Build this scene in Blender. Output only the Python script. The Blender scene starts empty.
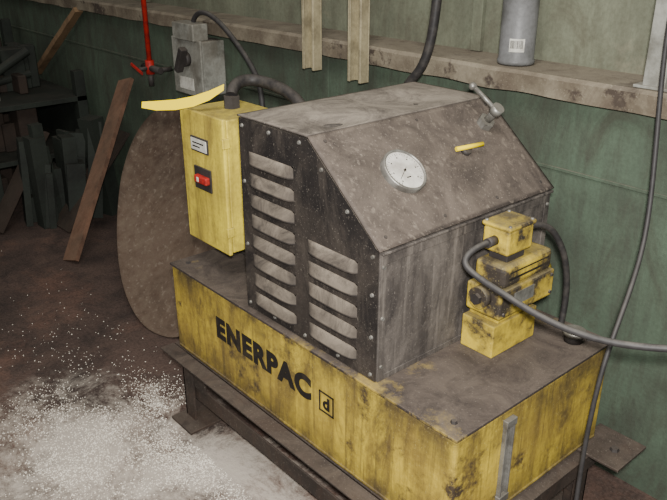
import bpy, bmesh, math, random
from mathutils import Vector, Matrix
from mathutils import noise as mn
random.seed(7)
C=bpy.context.scene.collection

def lin(c):
    return tuple(((v/255.)/12.92 if v/255.<=.04045 else ((v/255.+.055)/1.055)**2.4) for v in c)+(1.,)

# ---------------------------------------------------------------- materials
def grime(name, base, dirt=None, dust=None, scale=6., lo=.45, hi=.65, damt=.8, streak=.0, streakcol=None,
          rough=.7, metal=0., bump=.15, dustlo=.3, dusthi=.9, dustamt=.8, third=None, tlo=.55, thi=.62, tscale=3., spec=.3, fine=.25,
          smear=None, smearamt=.6, soot=None, speck=None, scratch=None):
    m=bpy.data.materials.new(name); m.use_nodes=True
    nt=m.node_tree; N=nt.nodes; L=nt.links
    for n in list(N): N.remove(n)
    out=N.new('ShaderNodeOutputMaterial'); b=N.new('ShaderNodeBsdfPrincipled')
    L.new(b.outputs[0],out.inputs[0])
    b.inputs['Roughness'].default_value=rough; b.inputs['Metallic'].default_value=metal
    b.inputs['Specular IOR Level'].default_value=spec
    tc=N.new('ShaderNodeTexCoord')
    def noise(sc,det=8,vec=None,ro=.6,dist=0.):
        n=N.new('ShaderNodeTexNoise'); n.inputs['Scale'].default_value=sc; n.inputs['Detail'].default_value=det
        n.inputs['Roughness'].default_value=ro; n.inputs['Distortion'].default_value=dist
        L.new(vec if vec else tc.outputs['Object'],n.inputs['Vector']); return n.outputs['Fac']
    def mr(src,a,bb,c=0.,d=1.):
        n=N.new('ShaderNodeMapRange'); n.inputs[1].default_value=a;n.inputs[2].default_value=bb;n.inputs[3].default_value=c;n.inputs[4].default_value=d
        L.new(src,n.inputs[0]); return n.outputs[0]
    def math_(op,a,b_):
        n=N.new('ShaderNodeMath'); n.operation=op
        for i,v in enumerate((a,b_)):
            if isinstance(v,(int,float)): n.inputs[i].default_value=v
            else: L.new(v,n.inputs[i])
        return n.outputs[0]
    def mix(fac,A,B):
        n=N.new('ShaderNodeMix'); n.data_type='RGBA'
        if isinstance(fac,float): n.inputs[0].default_value=fac
        else: L.new(fac,n.inputs[0])
        for i,v in ((6,A),(7,B)):
            if isinstance(v,tuple): n.inputs[i].default_value=v
            else: L.new(v,n.inputs[i])
        return n.outputs[2]
    col=lin(base)
    if dirt: col=mix(mr(noise(scale),lo,hi,0,damt),col,lin(dirt))
    if smear:
        mp=N.new('ShaderNodeMapping'); mp.inputs['Scale'].default_value=(1,.7,.45); mp.inputs['Rotation'].default_value=(.5,.3,.2)
        L.new(tc.outputs['Object'],mp.inputs[0])
        col=mix(mr(noise(6,12,mp.outputs[0],.72,1.2),.48,.66,0,smearamt),col,lin(smear))
    if third: col=mix(mr(noise(tscale,10,None,.7),tlo,thi),col,lin(third))
    if streak>0:
        mp=N.new('ShaderNodeMapping'); mp.inputs['Scale'].default_value=(1,1,.12); mp.inputs['Location'].default_value=(3,1,2)
        L.new(tc.outputs['Object'],mp.inputs[0])
        col=mix(mr(noise(22,8,mp.outputs[0],.7),.42,.72,0,streak),col,lin(streakcol or dirt))
    if scratch:
        for rot in ((.3,.9,.4),(1.2,.2,.9)):
            mp=N.new('ShaderNodeMapping'); mp.inputs['Scale'].default_value=(1,1,.04); mp.inputs['Rotation'].default_value=rot
            L.new(tc.outputs['Object'],mp.inputs[0])
            col=mix(mr(noise(55,3,mp.outputs[0],.5),.62,.70,0,.45),col,lin(scratch))
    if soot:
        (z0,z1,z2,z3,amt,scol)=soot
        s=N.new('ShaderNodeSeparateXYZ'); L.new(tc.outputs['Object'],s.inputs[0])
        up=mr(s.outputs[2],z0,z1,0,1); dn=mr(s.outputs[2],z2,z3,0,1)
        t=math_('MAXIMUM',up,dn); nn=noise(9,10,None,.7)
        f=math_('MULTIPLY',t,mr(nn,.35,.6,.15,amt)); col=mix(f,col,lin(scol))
    if fine>0:
        f=noise(90,4)
        dk=N.new('ShaderNodeMix'); dk.data_type='RGBA'; dk.blend_type='MULTIPLY'
        L.new(mr(f,.4,.7,0,fine),dk.inputs[0])
        if isinstance(col,tuple): dk.inputs[6].default_value=col
        else: L.new(col,dk.inputs[6])
        dk.inputs[7].default_value=(.35,.33,.3,1); col=dk.outputs[2]
    if dust:
        g=N.new('ShaderNodeNewGeometry'); s=N.new('ShaderNodeSeparateXYZ'); L.new(g.outputs['Normal'],s.inputs[0])
        a=mr(s.outputs[2],dustlo,dusthi,0,1)
        col=mix(math_('MULTIPLY',a,mr(noise(8,12,None,.75,.8),.38,.60,dustamt*.15,dustamt)),col,lin(dust))
    if speck:
        col=mix(mr(noise(210,2,None,.5),.64,.72,0,.3),col,lin(speck))
    if isinstance(col,tuple): b.inputs['Base Color'].default_value=col
    else: L.new(col,b.inputs['Base Color'])
    if bump>0:
        bp=N.new('ShaderNodeBump'); bp.inputs['Strength'].default_value=bump; bp.inputs['Distance'].default_value=.01
        L.new(noise(45,8),bp.inputs['Height']); L.new(bp.outputs[0],b.inputs['Normal'])
    return m

M={}
M['yellow']=grime('yellow_paint_worn',(216,188,66),(150,126,60),(92,80,70),scale=4,lo=.40,hi=.64,damt=.85,streak=.9,streakcol=(104,86,50),rough=.55,
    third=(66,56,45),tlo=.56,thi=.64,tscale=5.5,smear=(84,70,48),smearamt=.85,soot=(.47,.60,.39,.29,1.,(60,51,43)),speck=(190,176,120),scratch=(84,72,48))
M['yellow2']=grime('yellow_paint_box',(228,206,72),(170,148,70),(140,126,88),scale=7,lo=.42,hi=.66,damt=.75,streak=.6,streakcol=(116,100,56),rough=.5,dustamt=.6,smear=(128,110,62),smearamt=.75,scratch=(110,96,58))
M['yellow3']=grime('yellow_paint_valve',(198,172,56),(96,82,50),(120,108,76),scale=12,lo=.38,hi=.58,damt=.9,rough=.6,dustamt=.8,third=(54,48,42),tlo=.52,thi=.60,tscale=12,speck=(190,176,120))
M['tape']=grime('yellow_plastic',(240,212,0),rough=.9,bump=0,fine=0,spec=.0)
M['lid']=grime('oily_dusty_lid',(60,52,48),(44,40,38),(94,84,75),scale=6,lo=.4,hi=.62,rough=.75,dustamt=.85,third=(166,142,66),tlo=.58,thi=.66,tscale=3.5,speck=(150,142,130))
M['roof']=grime('dusty_roof_sheet',(88,81,75),(62,56,52),(144,134,121),scale=6,rough=.85,dustlo=.5,dusthi=1.,dustamt=.95,smear=(56,51,47),smearamt=.8,speck=(182,174,160),scratch=(64,58,53))
M['slope']=grime('dusty_slope_sheet',(84,75,68),(56,50,46),(126,114,102),scale=5,lo=.4,hi=.62,streak=.6,streakcol=(50,44,41),rough=.8,dustlo=.5,dusthi=1.,dustamt=.75,smear=(50,45,41),smearamt=.8,speck=(170,160,146),scratch=(132,121,108))
M['side']=grime('grey_side_sheet',(64,59,56),(42,39,38),scale=5,lo=.4,hi=.62,streak=.55,streakcol=(110,103,96),rough=.7,smear=(124,116,108),smearamt=.65,speck=(150,142,132),scratch=(126,118,110))
M['black']=grime('black_louver_panel',(34,31,30),(68,61,55),(130,121,108),scale=7,lo=.45,hi=.72,damt=.7,rough=.55,dustlo=.15,dusthi=.8,dustamt=.9,smear=(88,80,72),smearamt=.55,speck=(140,132,120))
M['louver']=grime('louver_dusty',(44,40,38),(74,67,61),(134,123,109),scale=20,rough=.75,dustlo=-.05,dusthi=.6,dustamt=1.)
M['wall']=grime('green_painted_wall',(82,96,80),(62,68,58),(112,104,92),scale=3,lo=.42,hi=.66,streak=.65,streakcol=(62,62,54),rough=.85,third=(106,106,90),tlo=.6,thi=.75,tscale=2.5,smear=(66,66,56),smearamt=.7)
M['wallup']=grime('upper_wall_board',(114,117,99),(86,90,76),(130,122,105),scale=2.5,lo=.42,hi=.65,streak=.6,streakcol=(82,80,68),rough=.85,third=(146,139,118),tlo=.58,thi=.72,tscale=2,smear=(82,76,64),smearamt=.6)
M['sill']=grime('grimy_sill',(130,121,104),(90,80,67),(130,121,106),scale=7,lo=.42,hi=.62,rough=.9,third=(70,61,53),tlo=.55,thi=.61,tscale=8,dustamt=.7,smear=(90,79,67),smearamt=.8,speck=(170,162,146))
M['galv']=grime('galvanised_strut',(162,152,122),(116,107,86),scale=12,rough=.5,metal=.2)
M['steel']=grime('dull_steel',(140,138,132),(90,86,80),scale=20,rough=.4,metal=.5,dust=(140,132,118),dustamt=.6)
M['dark']=grime('dark_steel',(56,52,50),(42,38,36),(92,84,76),scale=12,rough=.6)
M['rust']=grime('dirty_dark_steel_angle',(70,61,55),(48,43,40),(92,82,73),scale=8,lo=.4,hi=.6,rough=.7,metal=.15,speck=(150,142,130),smear=(92,72,58),smearamt=.4)
M['rubber']=grime('black_rubber',(40,38,38),(66,62,58),(84,78,72),scale=30,rough=.55,bump=.05,dustamt=.6)
M['cable']=grime('grey_cable',(54,52,52),(44,42,42),(96,92,86),scale=30,rough=.55,bump=.02)
M['red']=grime('red_paint',(176,40,34),(110,34,30),scale=30,rough=.5)
M['white']=grime('white_plastic',(200,198,188),(160,156,146),scale=30,rough=.5,bump=0)
M['ink']=grime('black_ink',(28,25,23),(58,50,38),scale=18,lo=.5,hi=.7,rough=.6,bump=0,fine=0)
M['dial']=grime('dial_face',(206,202,192),(160,154,144),scale=18,rough=.4,bump=0,fine=.2,smear=(150,144,134),smearamt=.5)
M['grey']=grime('grey_enclosure',(140,140,132),(90,88,80),(134,126,114),scale=10,lo=.45,hi=.62,rough=.6,smear=(96,88,76),smearamt=.5)
M['can']=grime('grey_can',(108,108,108),(80,80,78),(130,124,114),scale=10,rough=.45)
M['wood']=grime('old_wood',(118,88,70),(80,61,50),(120,100,82),scale=8,streak=.6,streakcol=(72,54,44),rough=.85)
M['woodlt']=grime('light_wood',(130,105,78),(88,70,52),scale=8,rough=.85)
M['sheet']=grime('scuffed_rusty_sheet_metal',(104,88,75),(72,58,49),scale=2.2,lo=.4,hi=.62,streak=.5,streakcol=(128,114,98),rough=.5,smear=(82,62,50),smearamt=.6,metal=.3,bump=.06,fine=.15,scratch=(140,128,114))
M['junk']=grime('dark_green_scrap',(42,47,41),(29,30,27),(66,63,56),scale=5,rough=.7,dustamt=.6)
M['junk2']=grime('brown_scrap',(58,48,41),(37,32,29),(80,72,62),scale=5,rough=.8,dustamt=.6)
M['gran']=grime('absorbent_granules',(228,222,208),(196,188,174),scale=40,rough=.9,bump=0,fine=0)

def floor_mat():
    m=grime('dirty_concrete_floor',(92,75,67),(60,51,47),scale=2.2,lo=.4,hi=.62,rough=.85,third=(118,88,75),tlo=.52,thi=.72,tscale=1.6,bump=.35,fine=.6,smear=(52,45,42),smearamt=.7,speck=(150,140,128))
    nt=m.node_tree;N=nt.nodes;L=nt.links
    b=[n for n in N if n.type=='BSDF_PRINCIPLED'][0]
    src=b.inputs['Base Color'].links[0].from_socket
    tc=[n for n in N if n.type=='TEX_COORD'][0]
    def blob(cx,cy,rx,ry,rot):
        mp=N.new('ShaderNodeMapping'); mp.vector_type='TEXTURE'
        mp.inputs['Location'].default_value=(cx,cy,0); mp.inputs['Rotation'].default_value=(0,0,rot); mp.inputs['Scale'].default_value=(rx,ry,1)
        L.new(tc.outputs['Object'],mp.inputs[0])
        g=N.new('ShaderNodeTexGradient'); g.gradient_type='SPHERICAL'; L.new(mp.outputs[0],g.inputs[0]); return g.outputs['Fac']
    a=blob(-1.98,.70,.75,.55,.5); c=blob(-1.62,1.0,.7,.25,.2)
    ad=N.new('ShaderNodeMath'); ad.operation='MAXIMUM'; L.new(a,ad.inputs[0]); L.new(c,ad.inputs[1])
    n=N.new('ShaderNodeTexNoise'); n.inputs['Scale'].default_value=5; n.inputs['Detail'].default_value=15; n.inputs['Roughness'].default_value=.85; n.inputs['Distortion'].default_value=.3
    L.new(tc.outputs['Object'],n.inputs[0])
    mu=N.new('ShaderNodeMath'); mu.operation='MULTIPLY_ADD'; L.new(n.outputs['Fac'],mu.inputs[0]); mu.inputs[1].default_value=3.8; mu.inputs[2].default_value=-1.98
    s=N.new('ShaderNodeMath'); s.operation='ADD'; L.new(ad.outputs[0],s.inputs[0]); L.new(mu.outputs[0],s.inputs[1])
    r=N.new('ShaderNodeMapRange'); r.inputs[1].default_value=.1; r.inputs[2].default_value=.75; r.inputs[4].default_value=.75; L.new(s.outputs[0],r.inputs[0])
    gate=N.new('ShaderNodeMapRange'); gate.inputs[1].default_value=0; gate.inputs[2].default_value=.3; L.new(ad.outputs[0],gate.inputs[0])
    gm=N.new('ShaderNodeMath'); gm.operation='MULTIPLY'; L.new(r.outputs[0],gm.inputs[0]); L.new(gate.outputs[0],gm.inputs[1])
    mx=N.new('ShaderNodeMix'); mx.data_type='RGBA'; L.new(gm.outputs[0],mx.inputs[0]); L.new(src,mx.inputs[6]); mx.inputs[7].default_value=lin((200,190,176))
    L.new(mx.outputs[2],b.inputs['Base Color'])
    return m
M['floor']=floor_mat()

# ---------------------------------------------------------------- geometry helpers
def obj_from_bm(name,bm,mat,parent=None,smooth=False):
    me=bpy.data.meshes.new(name); bmesh.ops.recalc_face_normals(bm,faces=bm.faces); bm.to_mesh(me); bm.free()
    o=bpy.data.objects.new(name,me); C.objects.link(o)
    if mat: me.materials.append(M[mat])
    if smooth:
        for p in me.polygons: p.use_smooth=True
    if parent: o.parent=parent
    return o
def empty(name):
    e=bpy.data.objects.new(name,None); C.objects.link(e); e.empty_display_size=.05; return e
def bm_box(bm,x0,x1,y0,y1,z0,z1,rot=None,piv=None):
    vs=[bm.verts.new((x,y,z)) for x in (x0,x1) for y in (y0,y1) for z in (z0,z1)]
    for f in ((0,1,3,2),(4,6,7,5),(0,4,5,1),(2,3,7,6),(0,2,6,4),(1,5,7,3)): bm.faces.new([vs[i] for i in f])
    if rot is not None: bmesh.ops.rotate(bm,verts=vs,cent=piv or Vector(((x0+x1)/2,(y0+y1)/2,(z0+z1)/2)),matrix=rot)
    return vs
def box(name,x0,x1,y0,y1,z0,z1,mat,parent=None,bev=.003,rot=None,piv=None,seg=2):
    bm=bmesh.new(); bm_box(bm,x0,x1,y0,y1,z0,z1,rot,piv)
    if bev>0: bmesh.ops.bevel(bm,geom=list(bm.edges),offset=bev,segments=seg,affect='EDGES',profile=.5)
    return obj_from_bm(name,bm,mat,parent)
def boxes(name,lst,mat,parent=None,bev=.002):
    bm=bmesh.new()
    for l in lst: bm_box(bm,*l)
    if bev>0: bmesh.ops.bevel(bm,geom=list(bm.edges),offset=bev,segments=1,affect='EDGES')
    return obj_from_bm(name,bm,mat,parent)
def bm_cyl(bm,p0,p1,r0,r1=None,seg=20,caps=True):
    p0=Vector(p0);p1=Vector(p1); r1=r0 if r1 is None else r1; d=p1-p0
    q=d.to_track_quat('Z','Y').to_matrix().to_4x4(); q.translation=(p0+p1)/2
    bmesh.ops.create_cone(bm,cap_ends=caps,segments=seg,radius1=r0,radius2=r1,depth=d.length,matrix=q)
def cyl(name,p0,p1,r0,mat,parent=None,r1=None,seg=24,smooth=False):
    bm=bmesh.new(); bm_cyl(bm,p0,p1,r0,r1,seg)
    o=obj_from_bm(name,bm,mat,parent)
    for p in o.data.polygons: p.use_smooth=(len(p.vertices)==4 and seg>8)
    return o
def ball(name,p,r,mat,parent):
    bm=bmesh.new(); bmesh.ops.create_uvsphere(bm,u_segments=20,v_segments=12,radius=r,matrix=Matrix.Translation(p)); return obj_from_bm(name,bm,mat,parent,True)
def tube(name,pts,r,mat,parent=None,rings=False):
    cu=bpy.data.curves.new(name,'CURVE'); cu.dimensions='3D'; cu.bevel_depth=r; cu.bevel_resolution=4; cu.resolution_u=14; cu.use_fill_caps=True
    s=cu.splines.new('NURBS'); s.points.add(len(pts)-1)
    for p,q in zip(s.points,pts): p.co=(*q,1)
    s.use_endpoint_u=True; s.order_u=4
    o=bpy.data.objects.new(name,cu); C.objects.link(o); cu.materials.append(M[mat])
    dg=bpy.context.evaluated_depsgraph_get(); me=bpy.data.meshes.new_from_object(o.evaluated_get(dg))
    bpy.data.objects.remove(o); o=bpy.data.objects.new(name,me); C.objects.link(o)
    for p in me.polygons: p.use_smooth=True
    if not me.materials: me.materials.append(M[mat])
    if parent:o.parent=parent
    return o
def prism(name,poly,axis,a0,a1,mat,parent=None,bev=0.):
    bm=bmesh.new()
    def mk(p,a): return {'Y':(p[0],a,p[1]),'X':(a,p[0],p[1]),'Z':(p[0],p[1],a)}[axis]
    A=[bm.verts.new(mk(p,a0)) for p in poly]; B=[bm.verts.new(mk(p,a1)) for p in poly]
    bm.faces.new(A); bm.faces.new(B[::-1]); n=len(poly)
    for i in range(n): bm.faces.new((A[i],A[(i+1)%n],B[(i+1)%n],B[i]))
    if bev>0: bmesh.ops.bevel(bm,geom=list(bm.edges),offset=bev,segments=2,affect='EDGES')
    return obj_from_bm(name,bm,mat,parent)
def discs(name,lst,nrm,r,h,mat,parent,seg=12):
    bm=bmesh.new(); n=Vector(nrm).normalized()
    for p in lst: p=Vector(p); bm_cyl(bm,p-n*.001,p+n*h,r,r*.75,seg)
    return obj_from_bm(name,bm,mat,parent)

# ---------------------------------------------------------------- room
WY=1.90
box('floor',-8.1,2.5,-3,3,-.1,0,'floor',bev=0)
box('wall_back',-8,2.5,WY,WY+.14,0,1.145,'wall',bev=0)
box('wall_back_upper',-8,2.5,2.04,2.15,1.21,3.2,'wallup',bev=0)
box('wall_left',-8.1,-8,-3,2.15,0,3.2,'wall',bev=0)
bm=bmesh.new(); n=420; rows=[]
for i in range(n+1):
    x=-8+10.5*i/n; w=.003*math.sin(x*5)+.004*mn.noise(Vector((x*9,0,0))); w2=.006*mn.noise(Vector((x*6,5,0)))
    rows.append([bm.verts.new(p) for p in ((x,1.846+w,1.150+w2),(x,1.84+w,1.203+w2*.4),(x,1.850+w,1.213),(x,2.04,1.214),(x,2.04,1.150))])
for a,b in zip(rows,rows[1:]):
    for k in range(5): bm.faces.new((a[k],a[(k+1)%5],b[(k+1)%5],b[k]))
bm.faces.new(rows[0]); bm.faces.new(rows[-1][::-1])
obj_from_bm('trim_sill',bm,'sill')
boxes('trim_battens',[(-8,2.5,2.025,2.04,1.5,1.52),(-1.62,-1.58,2.02,2.04,1.216,3.2),(-3.9,-3.85,2.01,2.04,1.216,3.2),(-5.2,-5.1,1.99,2.04,1.216,3.2)],'wallup',bev=.001)
boxes('trim_wall_seams',[(-8,2.5,WY-.006,WY,.93,.94),(-2.25,-2.2,WY-.008,WY,0,1.14)],'wall',bev=.001)

# ---------------------------------------------------------------- stand
TX0,TX1,TY0,TY1=-1.99,-.793,1.039,1.66
st=empty('steel_stand')
boxes('rails',[(TX0-.03,TX1+.03,TY0-.055,TY0-.005,.284,.29),(TX0-.03,TX1+.03,TY0-.012,TY0-.004,.225,.284),
    (TX0-.03,TX1+.03,TY0-.0,TY0+.06,.284,.29),
    (TX0-.03,TX1+.03,TY1-.06,TY1+.03,.284,.29),(TX0-.03,TX1+.03,TY1+.004,TY1+.012,.225,.284),
    (TX0-.03,TX0+.04,TY0,TY1,.278,.284),(TX1-.04,TX1+.03,TY0,TY1,.278,.284),
    (TX1+.01,TX1+.018,TY0,TY1,.215,.278),(TX0-.018,TX0-.01,TY0,TY1,.215,.278)],'rust',st,bev=.001)
legs=[]
for x,sx in ((TX0+.0,1),(TX1-.0,-1)):
    for y,sy in ((TY0+.005,1),(TY1-.005,-1)):
        legs.append((min(x,x+sx*.06),max(x,x+sx*.06),min(y,y+sy*.008),max(y,y+sy*.008),.008,.28))
        legs.append((min(x,x+sx*.008),max(x,x+sx*.008),min(y,y+sy*.06),max(y,y+sy*.06),.008,.28))
        legs.append((min(x-sx*.02,x+sx*.11),max(x-sx*.02,x+sx*.11),min(y-sy*.05,y+sy*.09),max(y-sy*.05,y+sy*.09),0,.010))
boxes('legs',legs,'rust',st,bev=.001)
boxes('lower_braces',[(TX0+.02,TX1-.02,TY0+.02,TY0+.026,.09,.15),(TX0+.02,TX1-.02,TY1-.026,TY1-.02,.09,.15)],'rust',st)
box('gusset',TX0+.01,TX0+.13,TY0+.01,TY0+.018,.15,.28,'rust',st,bev=.001)
box('lifting_tab',TX1-.02,TX1+.12,TY1-.09,TY1+.06,.29,.298,'rust',st,bev=.002)
discs('tab_bolt',[(TX1+.07,TY1-.02,.298)],(0,0,1),.014,.008,'dark',st,6)

# ---------------------------------------------------------------- hydraulic power unit
hp=empty('hydraulic_power_unit')
box('reservoir_tank',TX0,TX1,TY0,TY1,.29,.592,'yellow',hp,bev=.008,seg=3)
box('tank_lid',TX0-.004,TX1+.004,TY0-.004,TY1+.004,.592,.6,'lid',hp,bev=.002)
discs('lid_bolts',[(x,y,.6) for x in (TX0+.04,-.835) for y in (TY0+.04,TY1-.04)]+[(-1.4,TY1-.03,.6)],(0,0,1),.009,.007,'dark',hp,6)
cyl('filler_cap',(-.86,1.585,.6),(-.86,1.585,.622),.024,'dark',hp)
cyl('filler_cap_top',(-.86,1.585,.622),(-.86,1.585,.632),.030,'steel',hp)
boxes('tank_weld_seams',[(TX0+.01,TX1-.01,TY0-.003,TY0+.002,.30,.306),(TX1-.002,TX1+.003,TY0+.01,TY1-.01,.30,.306)],'yellow',hp,bev=.001)
boxes('level_sight_glass',[(TX1,TX1+.012,1.205,1.211,.34,.56),(TX1,TX1+.012,1.232,1.238,.34,.56),(TX1,TX1+.014,1.203,1.24,.55,.57),(TX1,TX1+.014,1.203,1.24,.33,.35),(TX1,TX1+.003,1.211,1.232,.35,.55)],'steel',hp,bev=.001)
HX0,HX1,HXR,HY0,HY1=-1.58,-1.06,-1.30,1.06,1.71
ZB,ZE,ZT=.6,.945,1.15
prof=[(HX0,ZB),(HX1,ZB),(HX1,ZE),(HXR,ZT),(HX0,ZT)]
prism('hood_body',prof,'Y',HY0,HY1,'side',hp,bev=.002)
pin=[(HX0-.002,ZB+.002),(HX1-.0,ZB+.002),(HX1-.0,ZE-.0),(HXR-.0,ZT-.002),(HX0-.002,ZT-.002)]
prism('louver_panel',pin,'Y',HY0-.006,HY0,'black',hp,bev=.0015)
def sheet(name,P00,P10,P11,P01,nx,ny,amp,mat,th=.004):
    bm=bmesh.new(); P00,P10,P11,P01=map(Vector,(P00,P10,P11,P01)); nrm=(P10-P00).cross(P01-P00).normalized()
    if nrm.z<0: nrm=-nrm
    g=[]
    for i in range(nx+1):
        r=[]
        for j in range(ny+1):
            u=i/nx;v=j/ny; p=(P00*(1-u)+P10*u)*(1-v)+(P01*(1-u)+P11*u)*v
            e=min(1,min(u,1-u,v,1-v)*6)
            r.append(bm.verts.new(p+nrm*(.0035+amp*e*mn.noise(p*9))))
        g.append(r)
    for i in range(nx):
        for j in range(ny): bm.faces.new((g[i][j],g[i+1][j],g[i+1][j+1],g[i][j+1]))
    o=obj_from_bm(name,bm,mat,hp,True)
    s=o.modifiers.new('th','SOLIDIFY'); s.thickness=th; s.offset=0
    return o
sheet('roof_sheet',(HX0-.004,HY0-.008,ZT),(HXR,HY0-.008,ZT),(HXR,HY1+.004,ZT),(HX0-.004,HY1+.004,ZT),26,50,.010,'roof')
sheet('slope_sheet',(HXR,HY0-.008,ZT),(HX1+.006,HY0-.008,ZE-.004),(HX1+.006,HY1+.004,ZE-.004),(HXR,HY1+.004,ZT),26,50,.007,'slope')
boxes('side_panel_flanges',[(HX1,HX1+.003,HY0,HY0+.022,ZB,ZE-.01),(HX1,HX1+.003,HY1-.022,HY1,ZB,ZE-.01),(HX1,HX1+.003,HY0+.02,HY1-.02,ZE-.04,ZE-.012),(HX1,HX1+.003,HY0+.02,HY1-.02,ZB,ZB+.015),(HX1,HX1+.012,HY0,HY1,ZE-.012,ZE-.006)],'side',hp,bev=.001)
bm=bmesh.new()
def louver(x0,x1,zc,yf,h=.031,d=.015):
    nx,ns=18,7; g=[]
    for i in range(nx+1):
        u=i/nx; e=max(0,1-abs(2*u-1)**4)**.5
        r=[]
        for k in range(ns+1):
            t=k/ns; r.append(bm.verts.new((x0+(x1-x0)*u, yf-d*e*t**.75, zc+h/2-h*t)))
        r.append(bm.verts.new((x0+(x1-x0)*u,yf-d*e*.85,zc-h/2-.002*e)))
        r.append(bm.verts.new((x0+(x1-x0)*u,yf+.0005,zc-h/2+.010)))
        g.append(r)
    for i in range(nx):
        for k in range(ns+2): bm.faces.new((g[i][k],g[i+1][k],g[i+1][k+1],g[i][k+1]))
for k in range(8): louver(-1.54,-1.356,.648+.0575*k,HY0-.006)
for k in range(5): louver(-1.303,-1.124,.650+.0575*k,HY0-.006)
obj_from_bm('louvers',bm,'louver',hp,True)
sc=[(HX0+.015,HY0-.006,z) for z in (.62,.80,.98,1.13)]+[(x,HY0-.006,.618) for x in (-1.45,-1.32,-1.19,-1.075)]+[(x,HY0-.006,1.133) for x in (-1.45,-1.33)]
sc+=[(HX1-.014,HY0-.006,z) for z in (.72,.83,.925)]+[(-1.25,HY0-.006,1.085),(-1.16,HY0-.006,1.008)]
discs('panel_screws',sc,(0,-1,0),.0058,.004,'steel',hp)
sl=Vector((.205,0,.24)).normalized(); du=Vector((.24,0,-.205)).normalized()
def onslope(t,y,h=.0035):
    return Vector((HXR+(HX1-HXR)*t,y,ZT+(ZE-ZT)*t))+sl*h
discs('slope_screws',[onslope(.93,y) for y in (1.09,1.29,1.49,1.68)]+[onslope(.07,y) for y in (1.09,1.4,1.68)],sl,.0055,.004,'dark',hp)
discs('side_screws',[(HX1+.003,y,z) for y in (HY0+.011,HY1-.011) for z in (.64,.77,.90)],(1,0,0),.006,.004,'steel',hp)

def text(name,body,size,loc,bold,parent,sx=1.):
    cu=bpy.data.curves.new(name,'FONT'); cu.body=body; cu.size=size; cu.extrude=.0006; cu.offset=bold; cu.align_x='LEFT'; cu.space_character=1.14
    o=bpy.data.objects.new(name,cu); C.objects.link(o)
    dg=bpy.context.evaluated_depsgraph_get(); me=bpy.data.meshes.new_from_object(o.evaluated_get(dg)); bpy.data.objects.remove(o)
    xs=[v.co.x for v in me.vertices]; w=max(xs)-min(xs); mn_=min(xs)
    for v in me.vertices:
        x,y,z=v.co; v.co=((x-mn_)/w*sx+loc[0],loc[1]-z,loc[2]+y)
    o=bpy.data.objects.new(name,me); C.objects.link(o); me.materials.clear(); me.materials.append(M['ink']); o.parent=parent; return o
text('maker_lettering','ENERPAC',.092,(-1.735,TY0-.0012,.442),.005,hp,.455)
boxes('maker_badge',[(-1.247,-1.190,TY0-.0018,TY0+.001,.432,.436),(-1.247,-1.190,TY0-.0018,TY0+.001,.490,.494),(-1.247,-1.243,TY0-.0018,TY0+.001,.432,.494),(-1.194,-1.190,TY0-.0018,TY0+.001,.432,.494)],'ink',hp,bev=0)
text('badge_glyph','d',.05,(-1.232,TY0-.0012,.446),.002,hp,.026)

# ---------------------------------------------------------------- pressure gauge
pg=empty('pressure_gauge')
gc=onslope(.49,1.248)
def frame(c,n,up):
    n=n.normalized(); x=up.cross(n).normalized(); y=n.cross(x); m=Matrix((x,y,n)).transposed().to_4x4(); m.translation=c; return m
F=frame(gc,sl,-du)
bm=bmesh.new()
R=.060; prof2=[(R,0),(R,.016),(R-.002,.019),(R-.006,.019),(R-.007,.013)]
seg=48; rings=[[bm.verts.new(F@Vector((r*math.cos(2*math.pi*i/seg),r*math.sin(2*math.pi*i/seg),z))) for i in range(seg)] for r,z in prof2]
for a,b in zip(rings,rings[1:]):
    for i in range(seg): bm.faces.new((a[i],a[(i+1)%seg],b[(i+1)%seg],b[i]))
obj_from_bm('bezel',bm,'steel',pg,True)
bm=bmesh.new(); bmesh.ops.create_circle(bm,cap_ends=True,segments=48,radius=R-.0065,matrix=F@Matrix.Translation((0,0,.0135))); obj_from_bm('dial',bm,'dial',pg)
bm=bmesh.new()
def lb(w,l,x,y,z,ang):
    m=F@Matrix.Rotation(ang,4,'Z')@Matrix.Translation((x,y,z)); vs=[bm.verts.new(m@Vector(p)) for p in ((-w,-l,0),(w,-l,0),(w,l,0),(-w,l,0))]; bm.faces.new(vs)
for i in range(31):
    a=math.radians(-135+9*i); big=i%5==0; lb(.0006 if big else .0004,.0035 if big else .002,0,.045 if big else .047,.0139,a)
for i in range(7): 
    a=math.radians(-135+45*i); lb(.002,.0015,0,.037,.0139,a)
lb(.0007,.022,0,.012,.0145,math.radians(125)); lb(.007,.0015,0,-.02,.0139,0)
obj_from_bm('markings_and_needle',bm,'ink',pg)
cyl('needle_hub',F@Vector((0,0,.0135)),F@Vector((0,0,.017)),.003,'ink',pg)
lv=empty('selector_lever')
p=onslope(.46,1.49); cyl('boss',p-sl*.003,p+sl*.014,.014,'dark',lv)
q=p+sl*.018
cyl('lever_arm',q+Vector((-.012,-.035,0)),q+Vector((.01,.045,.004)),.006,'tape',lv)
th=empty('relief_valve_handle')
p=onslope(.26,1.62); cyl('collar',p-sl*.003,p+sl*.022,.024,'steel',th,seg=6)
cyl('stem',p+sl*.018,p+sl*.062,.011,'steel',th)
cyl('hub',p+sl*.052,p+sl*.074,.017,'steel',th)
q=p+sl*.062
cyl('angled_lever',q,q+Vector((-.062,-.022,.055)),.0065,'steel',th)
ball('lever_ball',q+Vector((-.066,-.024,.058)),.011,'steel',th)

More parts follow.
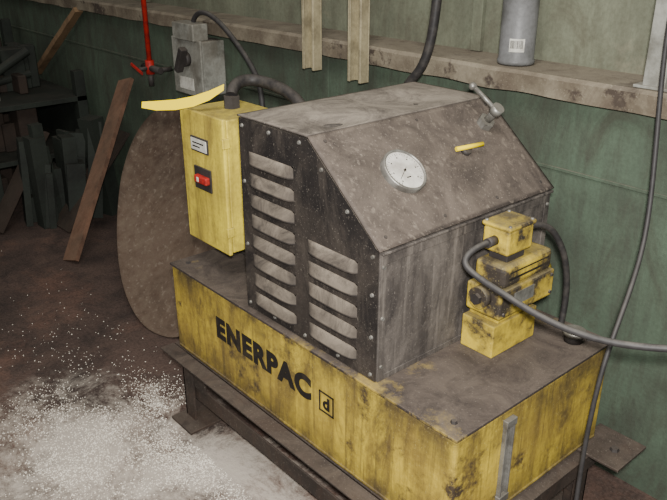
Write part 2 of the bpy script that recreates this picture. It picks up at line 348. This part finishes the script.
# ---------------------------------------------------------------- control box
cb=empty('electrical_control_box')
box('case',-1.96,-1.735,1.115,1.30,.695,1.10,'yellow2',cb,bev=.004)
box('door',-1.963,-1.732,1.10,1.113,.69,1.105,'yellow2',cb,bev=.004)
boxes('latches',[(-1.737,-1.727,1.095,1.12,.75,.78),(-1.737,-1.727,1.095,1.12,1.02,1.05)],'yellow2',cb)
box('label_frame',-1.905,-1.812,1.096,1.101,.985,1.03,'dark',cb,bev=.001)
box('label_plate',-1.90,-1.817,1.0935,1.098,.99,1.025,'white',cb,bev=.001)
boxes('label_print',[(-1.89,-1.83,1.093,1.094,1.011,1.015),(-1.89,-1.85,1.093,1.094,1.0,1.004)],'ink',cb,bev=0)
box('switch_plate',-1.895,-1.805,1.095,1.101,.87,.94,'dark',cb,bev=.001)
box('rocker_switch',-1.875,-1.81,1.08,1.097,.895,.918,'red',cb,bev=.004)
box('rocker_switch_white',-1.858,-1.848,1.078,1.09,.900,.914,'white',cb,bev=.001)
box('mount_bracket',-1.94,-1.75,1.30,1.306,.60,1.05,'dark',cb,bev=.001)
box('mount_foot',-1.94,-1.75,1.25,1.306,.60,.606,'dark',cb,bev=.001)
cyl('conduit_nipple',(-1.745,1.25,.95),(-1.581,1.25,.95),.018,'dark',cb)
cyl('hose_coupling_nut',(-1.86,1.22,1.10),(-1.86,1.22,1.135),.026,'dark',cb,seg=6)
# yellow plastic marker strip lying across the top corner of the box
bm=bmesh.new()
pa=[(-1.985,.990),(-1.955,1.02),(-1.915,1.062),(-1.88,1.10),(-1.855,1.14),(-1.838,1.18)]
zl=[1.112,1.105,1.107,1.117,1.134,1.160]; zu=[1.128,1.131,1.136,1.146,1.160,1.176]
tp=[(bm.verts.new((x,y,a)),bm.verts.new((x-.006,y+.006,b))) for (x,y),a,b in zip(pa,zl,zu)]
for a,b in zip(tp,tp[1:]): bm.faces.new((a[0],b[0],b[1],a[1]))
o=obj_from_bm('yellow_marker_strip',bm,'tape',None,False); s=o.modifiers.new('t','SOLIDIFY'); s.thickness=.0015

# ---------------------------------------------------------------- solenoid valve
sv=empty('solenoid_valve')
box('mounting_block',-1.045,-.945,1.35,1.53,.60,.69,'yellow3',sv,bev=.003)
box('block_step',-1.04,-.95,1.37,1.51,.69,.715,'yellow3',sv,bev=.003)
box('valve_body',-1.035,-.93,1.345,1.57,.715,.79,'yellow3',sv,bev=.006)
box('coil_housing',-1.03,-.935,1.36,1.56,.79,.85,'yellow3',sv,bev=.014,seg=3)
cyl('end_cap_front',(-.985,1.35,.765),(-.985,1.325,.765),.028,'yellow3',sv)
cyl('end_cap_front_nut',(-.985,1.325,.765),(-.985,1.315,.765),.015,'dark',sv,seg=6)
cyl('end_cap_back',(-.985,1.565,.765),(-.985,1.60,.765),.028,'yellow3',sv)
box('terminal_neck',-1.01,-.955,1.39,1.46,.85,.875,'dark',sv,bev=.002)
box('terminal_box',-1.022,-.945,1.375,1.475,.872,.935,'yellow3',sv,bev=.006)
box('terminal_box_cover',-1.026,-.941,1.371,1.479,.935,.947,'yellow3',sv,bev=.005)
box('name_plate',-.9305,-.928,1.40,1.48,.74,.775,'steel',sv,bev=0)
boxes('body_grooves',[(-.9355,-.9335,1.38,1.54,.812,.817),(-.9355,-.9335,1.38,1.54,.83,.833)],'ink',sv,bev=0)
discs('cover_screws',[(x,y,.947) for x in (-1.018,-.949) for y in (1.381,1.469)],(0,0,1),.005,.003,'steel',sv)
discs('body_screws',[(-.93,y,z) for y in (1.36,1.555) for z in (.728,.777)],(1,0,0),.006,.004,'dark',sv,6)
cyl('cable_gland_a',(-.985,1.375,.905),(-.985,1.345,.905),.012,'dark',sv)
cyl('cable_gland_b',(-.985,1.475,.905),(-.985,1.505,.905),.012,'dark',sv)

# ---------------------------------------------------------------- cables and hoses
tube('valve_power_cable',[(-.985,1.344,.905),(-.987,1.31,.905),(-.995,1.275,.89),(-.985,1.265,.862),(-.891,1.28,.835),(-.784,1.285,.808),(-.65,1.308,.796),(-.508,1.362,.818),(-.3,1.5,.86),(.1,1.75,.9)],.0078,'cable')
tube('solenoid_cable',[(-.985,1.506,.905),(-.965,1.56,.915),(-.94,1.60,.85),(-.925,1.62,.779),(-.922,1.635,.68),(-.922,1.62,.602)],.0085,'rubber',sv)
tube('hanging_cable',[(-.87,1.835,2.6),(-.866,1.825,1.5),(-.864,1.82,1.346),(-.848,1.81,1.205),(-.81,1.77,1.02),(-.776,1.717,.85),(-.75,1.60,.72),(-.74,1.531,.62),(-.735,1.50,.5),(-.73,1.48,.35),(-.71,1.45,.18),(-.68,1.38,.012),(-.5,1.2,.009),(-.2,1.1,.009)],.0062,'cable')
tube('pressure_hose',[(-1.55,1.80,2.6),(-1.56,1.79,1.6),(-1.565,1.78,1.39),(-1.575,1.775,1.27),(-1.60,1.765,1.18),(-1.66,1.755,1.13),(-1.72,1.75,1.0),(-1.74,1.72,.8),(-1.74,1.62,.61)],.015,'rubber')
tube('motor_supply_hose',[(-1.86,1.22,1.136),(-1.88,1.24,1.16),(-1.90,1.29,1.17),(-1.87,1.335,1.165),(-1.79,1.345,1.155),(-1.70,1.34,1.14),(-1.62,1.32,1.10),(-1.585,1.31,1.05)],.018,'rubber',cb)
tube('wall_conduit_hose',[(-3.02,1.80,1.205),(-2.98,1.80,1.26),(-2.85,1.80,1.25),(-2.69,1.796,1.159),(-2.54,1.77,1.08),(-2.44,1.75,1.0),(-2.4,1.72,.8),(-2.35,1.7,.4),(-2.3,1.75,.013)],.011,'cable')

# ---------------------------------------------------------------- wall fittings
ws=empty('wall_disconnect_switch')
box('case',-3.17,-2.93,1.78,WY,.88,1.125,'grey',ws,bev=.006)
box('cover',-3.175,-2.925,1.768,1.78,.875,1.13,'grey',ws,bev=.004)
box('top_case',-3.13,-2.95,1.75,1.83,1.125,1.20,'grey',ws,bev=.005)
cyl('rotary_boss',(-3.04,1.768,1.04),(-3.04,1.745,1.04),.032,'dark',ws)
box('handle',-3.055,-3.025,1.715,1.75,.98,1.10,'dark',ws,bev=.004,rot=Matrix.Rotation(.5,3,'Y'))
box('warning_label',-3.12,-3.0,1.765,1.769,.90,.955,'white',ws,bev=0)
rp=empty('red_air_pipe'); rx=-3.52
cyl('pipe',(rx,1.825,.95),(rx,1.825,3.2),.013,'red',rp)
cyl('tee',(rx,1.825,.90),(rx,1.825,.97),.022,'red',rp)
cyl('branch',(rx-.07,1.825,.93),(rx+.11,1.825,.93),.016,'dark',rp)
cyl('valve_stem',(rx,1.825,.93),(rx,1.76,.93),.01,'dark',rp)
box('valve_handle',rx-.07,rx+.05,1.752,1.76,.925,.94,'red',rp,bev=.002,rot=Matrix.Rotation(.3,3,'Y'))
cyl('outlet',(rx,1.825,.90),(rx,1.825,.84),.014,'dark',rp)
cyl('wall_flange',(rx+.09,1.825,.93),(rx+.09,WY,.93),.012,'dark',rp)
def strut(name,x,y,z0):
    w,d,t=.034,.04,.004
    boxes(name,[(x-w,x+w,y-t,y,z0,3.2),(x-w,x-w+t,y-d,y-t,z0,3.2),(x+w-t,x+w,y-d,y-t,z0,3.2),(x-w+t,x-w+.012,y-d,y-d+t,z0,3.2),(x+w-.012,x+w-t,y-d,y-d+t,z0,3.2)],'galv',None,bev=.0008)
strut('steel_strut_channel',-2.20,1.832,1.10); strut('steel_strut_channel.001',-1.945,1.832,1.09)
pp=empty('steel_post')
boxes('post',[(-.93,-.87,1.87,1.93,1.214,3.2)],'grey',pp)
box('base_plate',-.95,-.85,1.862,1.95,1.2145,1.222,'grey',pp,bev=.001)
cn=empty('storage_canister')
cx,cy=-1.365,1.925; zc=1.2155
bm=bmesh.new(); prof3=[(.0,zc),(.052,zc),(.056,zc+.004),(.056,zc+.012),(.053,zc+.016),(.053,zc+.27),(.056,zc+.275),(.056,zc+.285),(.05,zc+.288),(.02,zc+.30),(.0,zc+.30)]
seg=40; rg=[[bm.verts.new((cx+r*math.cos(2*math.pi*i/seg),cy+r*math.sin(2*math.pi*i/seg),z)) for i in range(seg)] for r,z in prof3]
for a,b in zip(rg,rg[1:]):
    for i in range(seg): bm.faces.new((a[i],a[(i+1)%seg],b[(i+1)%seg],b[i]))
bmesh.ops.remove_doubles(bm,verts=bm.verts,dist=1e-5); obj_from_bm('body',bm,'can',cn,True)
def patch(bm,a0,a1,z0,z1,r):
    n=6; row=[]
    for i in range(n+1):
        a=a0+(a1-a0)*i/n; row.append((bm.verts.new((cx+r*math.cos(a),cy+r*math.sin(a),z0)),bm.verts.new((cx+r*math.cos(a),cy+r*math.sin(a),z1))))
    for p,q in zip(row,row[1:]): bm.faces.new((p[0],q[0],q[1],p[1]))
A0=math.radians(-80)
bm=bmesh.new(); patch(bm,A0,A0+.85,zc+.04,zc+.078,.0536); obj_from_bm('barcode_label',bm,'white',cn)
bm=bmesh.new(); a=A0+.06
while a<A0+.76:
    w=random.choice((.012,.02,.03)); patch(bm,a,a+w,zc+.050,zc+.073,.0539); a+=w+random.choice((.016,.03))
obj_from_bm('barcode',bm,'ink',cn)

# ---------------------------------------------------------------- leaning things / scrap on the left
def plank(name,p0,p1,w,t,mat,side=Vector((1,0,0)),parent=None):
    p0=Vector(p0);p1=Vector(p1);d=(p1-p0); n=side.cross(d).normalized(); s=d.cross(n).normalized()
    bm=bmesh.new(); k=10; rr=[]
    for i in range(k+1):
        c=p0+d*i/k; j=random.uniform(-.002,.002)
        rr.append([bm.verts.new(c+s*a*(w/2+j)+n*b*t/2) for a,b in ((-1,-1),(1,-1),(1,1),(-1,1))])
    for a,b in zip(rr,rr[1:]):
        for q in range(4): bm.faces.new((a[q],a[(q+1)%4],b[(q+1)%4],b[q]))
    bm.faces.new(rr[0]); bm.faces.new(rr[-1][::-1])
    return obj_from_bm(name,bm,mat,parent)
plank('leaning_plank',(-3.52,1.27,.012),(-3.85,1.845,.82),.12,.022,'wood')
plank('wooden_batten',(-5.07,1.80,.70),(-4.38,1.85,1.15),.05,.03,'woodlt',Vector((0,1,0)))
# big rounded steel plate leaning back to the wall, partly hidden behind the control box
O=Vector((-2.60,1.235,.0)); E1=Vector((.32,.11,0)); E2=Vector((-3.45,1.85,.74))-O
nv=E1.cross(E2).normalized()
bm=bmesh.new(); NA,NRr=72,16
def dp(r,an):
    ca,sa=math.cos(an),math.sin(an)
    k=2/2.3; a=math.copysign(abs(ca)**k,ca); b=math.copysign(abs(sa)**k,sa)
    B=.5+.5*r*b
    A=.18+r*a*(.92 if a<0 else .85)
    if B>.6 and A<.1: A+=(B-.6)*.25
    rim=.012*(r>.985)+.007*math.exp(-((r-.55)/.03)**2)
    return O+E1*A+E2*B+nv*(rim-.05*(1-r*r)+.004*mn.noise(Vector((A*3,B*5,1))))
cvt=bm.verts.new(dp(0,0)); prev=None
for i in range(1,NRr+1):
    ring=[bm.verts.new(dp(i/NRr,2*math.pi*j/NA)) for j in range(NA)]
    for j in range(NA):
        if prev: bm.faces.new((prev[j],prev[(j+1)%NA],ring[(j+1)%NA],ring[j]))
        else: bm.faces.new((cvt,ring[(j+1)%NA],ring[j]))
    prev=ring
o=obj_from_bm('round_sheet_metal_guard',bm,'sheet',None,True); s=o.modifiers.new('t','SOLIDIFY'); s.thickness=.004; s.offset=1
sr=empty('scrap_rack')
boxes('frame',[(-5.6,-5.54,1.2,1.26,0,1.0),(-4.46,-4.40,1.2,1.26,0,.8),(-5.6,-5.54,1.78,1.84,0,1.0),(-4.46,-4.40,1.78,1.84,0,.8),(-5.6,-4.40,1.2,1.84,.30,.33),(-5.6,-4.40,1.2,1.84,.62,.65),(-5.54,-4.46,1.80,1.815,.0,.62)],'junk',sr)
lst=[]
for k in range(60):
    x=random.uniform(-5.5,-4.62);y=random.uniform(1.22,1.65);lv_=random.choice((0.0,.331,.651,.651)); w=random.uniform(.05,.2);h=random.uniform(.08,.28)
    lst.append((x,x+w,y,y+random.uniform(.05,.14),lv_,lv_+h))
boxes('stored_parts',lst[:30],'junk2',sr,bev=.006)
boxes('stored_parts_b',lst[30:],'junk',sr,bev=.006)
bm=bmesh.new()
for k in range(5):
    x=random.uniform(-5.4,-4.7);y=random.uniform(1.18,1.3);bm_cyl(bm,(x,y,.69),(x+random.uniform(-.1,.2),y+.4,.70+random.uniform(0,.2)),random.uniform(.02,.04),seg=14)
obj_from_bm('pipe_offcuts',bm,'junk',sr)
plank('stored_plank',(-4.75,1.0,.012),(-4.95,1.19,1.0),.13,.025,'wood',parent=sr)
plank('stored_plank_b',(-4.40,1.08,.012),(-4.50,1.185,.78),.10,.025,'junk2',parent=sr)
box('paint_tin',-4.62,-4.54,1.3,1.38,.651,.77,'grey',sr,bev=.01)
cyl('steel_drum_part',(-4.9,1.15,.0),(-4.9,1.15,.34),.13,'junk2',sr)
sp=empty('scrap_pile')
bm=bmesh.new()
for k in range(26):
    x=random.uniform(-4.34,-4.12);y=random.uniform(1.28,1.74)
    a=random.uniform(-.5,.5); bm_box(bm,x,x+random.uniform(.03,.16),y,y+random.uniform(.02,.1),0.0,random.uniform(.15,.62),Matrix.Rotation(a*.3,3,'X')@Matrix.Rotation(a,3,'Z'))
obj_from_bm('plates',bm,'junk',sp)
plank('plate_offcut',(-4.0,1.42,.01),(-4.02,1.86,.5),.2,.012,'junk2',parent=sp)
plank('plate_offcut_b',(-4.2,1.12,.01),(-4.3,1.5,.5),.16,.02,'junk2',parent=sp)
pl=empty('machine_base'); 
prism('casting',[(-6.6,0),(-5.75,0),(-5.75,.5),(-5.95,.85),(-6.4,.85),(-6.6,.5)],'Y',.7,1.4,'junk',pl,bev=.01)
cyl('flywheel',(-5.745,1.0,.5),(-5.66,1.0,.5),.28,'junk2',pl); cyl('hub',(-5.66,1.0,.5),(-5.61,1.0,.5),.08,'dark',pl)

# ---------------------------------------------------------------- spilled granules
bm=bmesh.new()
def gran(x,y,r):
    rx=[random.uniform(.7,1.3)*r for _ in range(3)]
    a=random.uniform(0,6.28); b=[bm.verts.new((x+rx[i]*math.cos(a+i*2.09),y+rx[i]*math.sin(a+i*2.09),.0)) for i in range(3)]
    t=bm.verts.new((x,y,r))
    for i in range(3): bm.faces.new((b[i],b[(i+1)%3],t))
cl=[(-1.98,.72,.24,.17,9000),(-1.75,.9,.25,.08,5200),(-2.08,.5,.22,.14,3600),(-2.22,1.0,.12,.1,1400),(-1.4,.9,.22,.05,1600),(-2.1,.8,.6,.35,2600)]
for mx,my,sx,sy,n in cl:
    for k in range(n):
        x,y=random.gauss(mx,sx),random.gauss(my,sy)
        if y>.98 and x>-2.05 or y>1.2: continue
        v=mn.fractal(Vector((x*3.2,y*3.2,0)),1.,2.,5)
        if random.random()<.5+v*1.1: gran(x,y,random.uniform(.0012,.0034))
obj_from_bm('spilled_absorbent_granules',bm,'gran')

# ---------------------------------------------------------------- light
w=bpy.data.worlds.new('World'); bpy.context.scene.world=w; w.use_nodes=True
w.node_tree.nodes['Background'].inputs[0].default_value=(.90,.88,.84,1); w.node_tree.nodes['Background'].inputs[1].default_value=.38
def area(name,loc,tgt,size,power,col=(1,1,1)):
    l=bpy.data.lights.new(name,'AREA'); l.size=size; l.energy=power; l.color=col
    o=bpy.data.objects.new(name,l); C.objects.link(o); o.location=loc; o.rotation_euler=(Vector(tgt)-Vector(loc)).to_track_quat('-Z','Y').to_euler(); return o
area('overhead_shop_light',(-.6,.2,3.4),(-1.4,1.3,.6),1.2,58,(1,.98,.94))
area('camera_flash',(.05,-.02,1.72),(-1.3,1.2,.5),.08,88,(1,.98,.95))

cam=bpy.data.cameras.new('camera'); co=bpy.data.objects.new('camera',cam); C.objects.link(co)
cam.sensor_width=36; cam.lens=742/667*36; cam.clip_start=.02
co.location=(0,0,1.6); co.rotation_euler=(math.radians(90-23.65),0,math.radians(48.9))
bpy.context.scene.camera=co
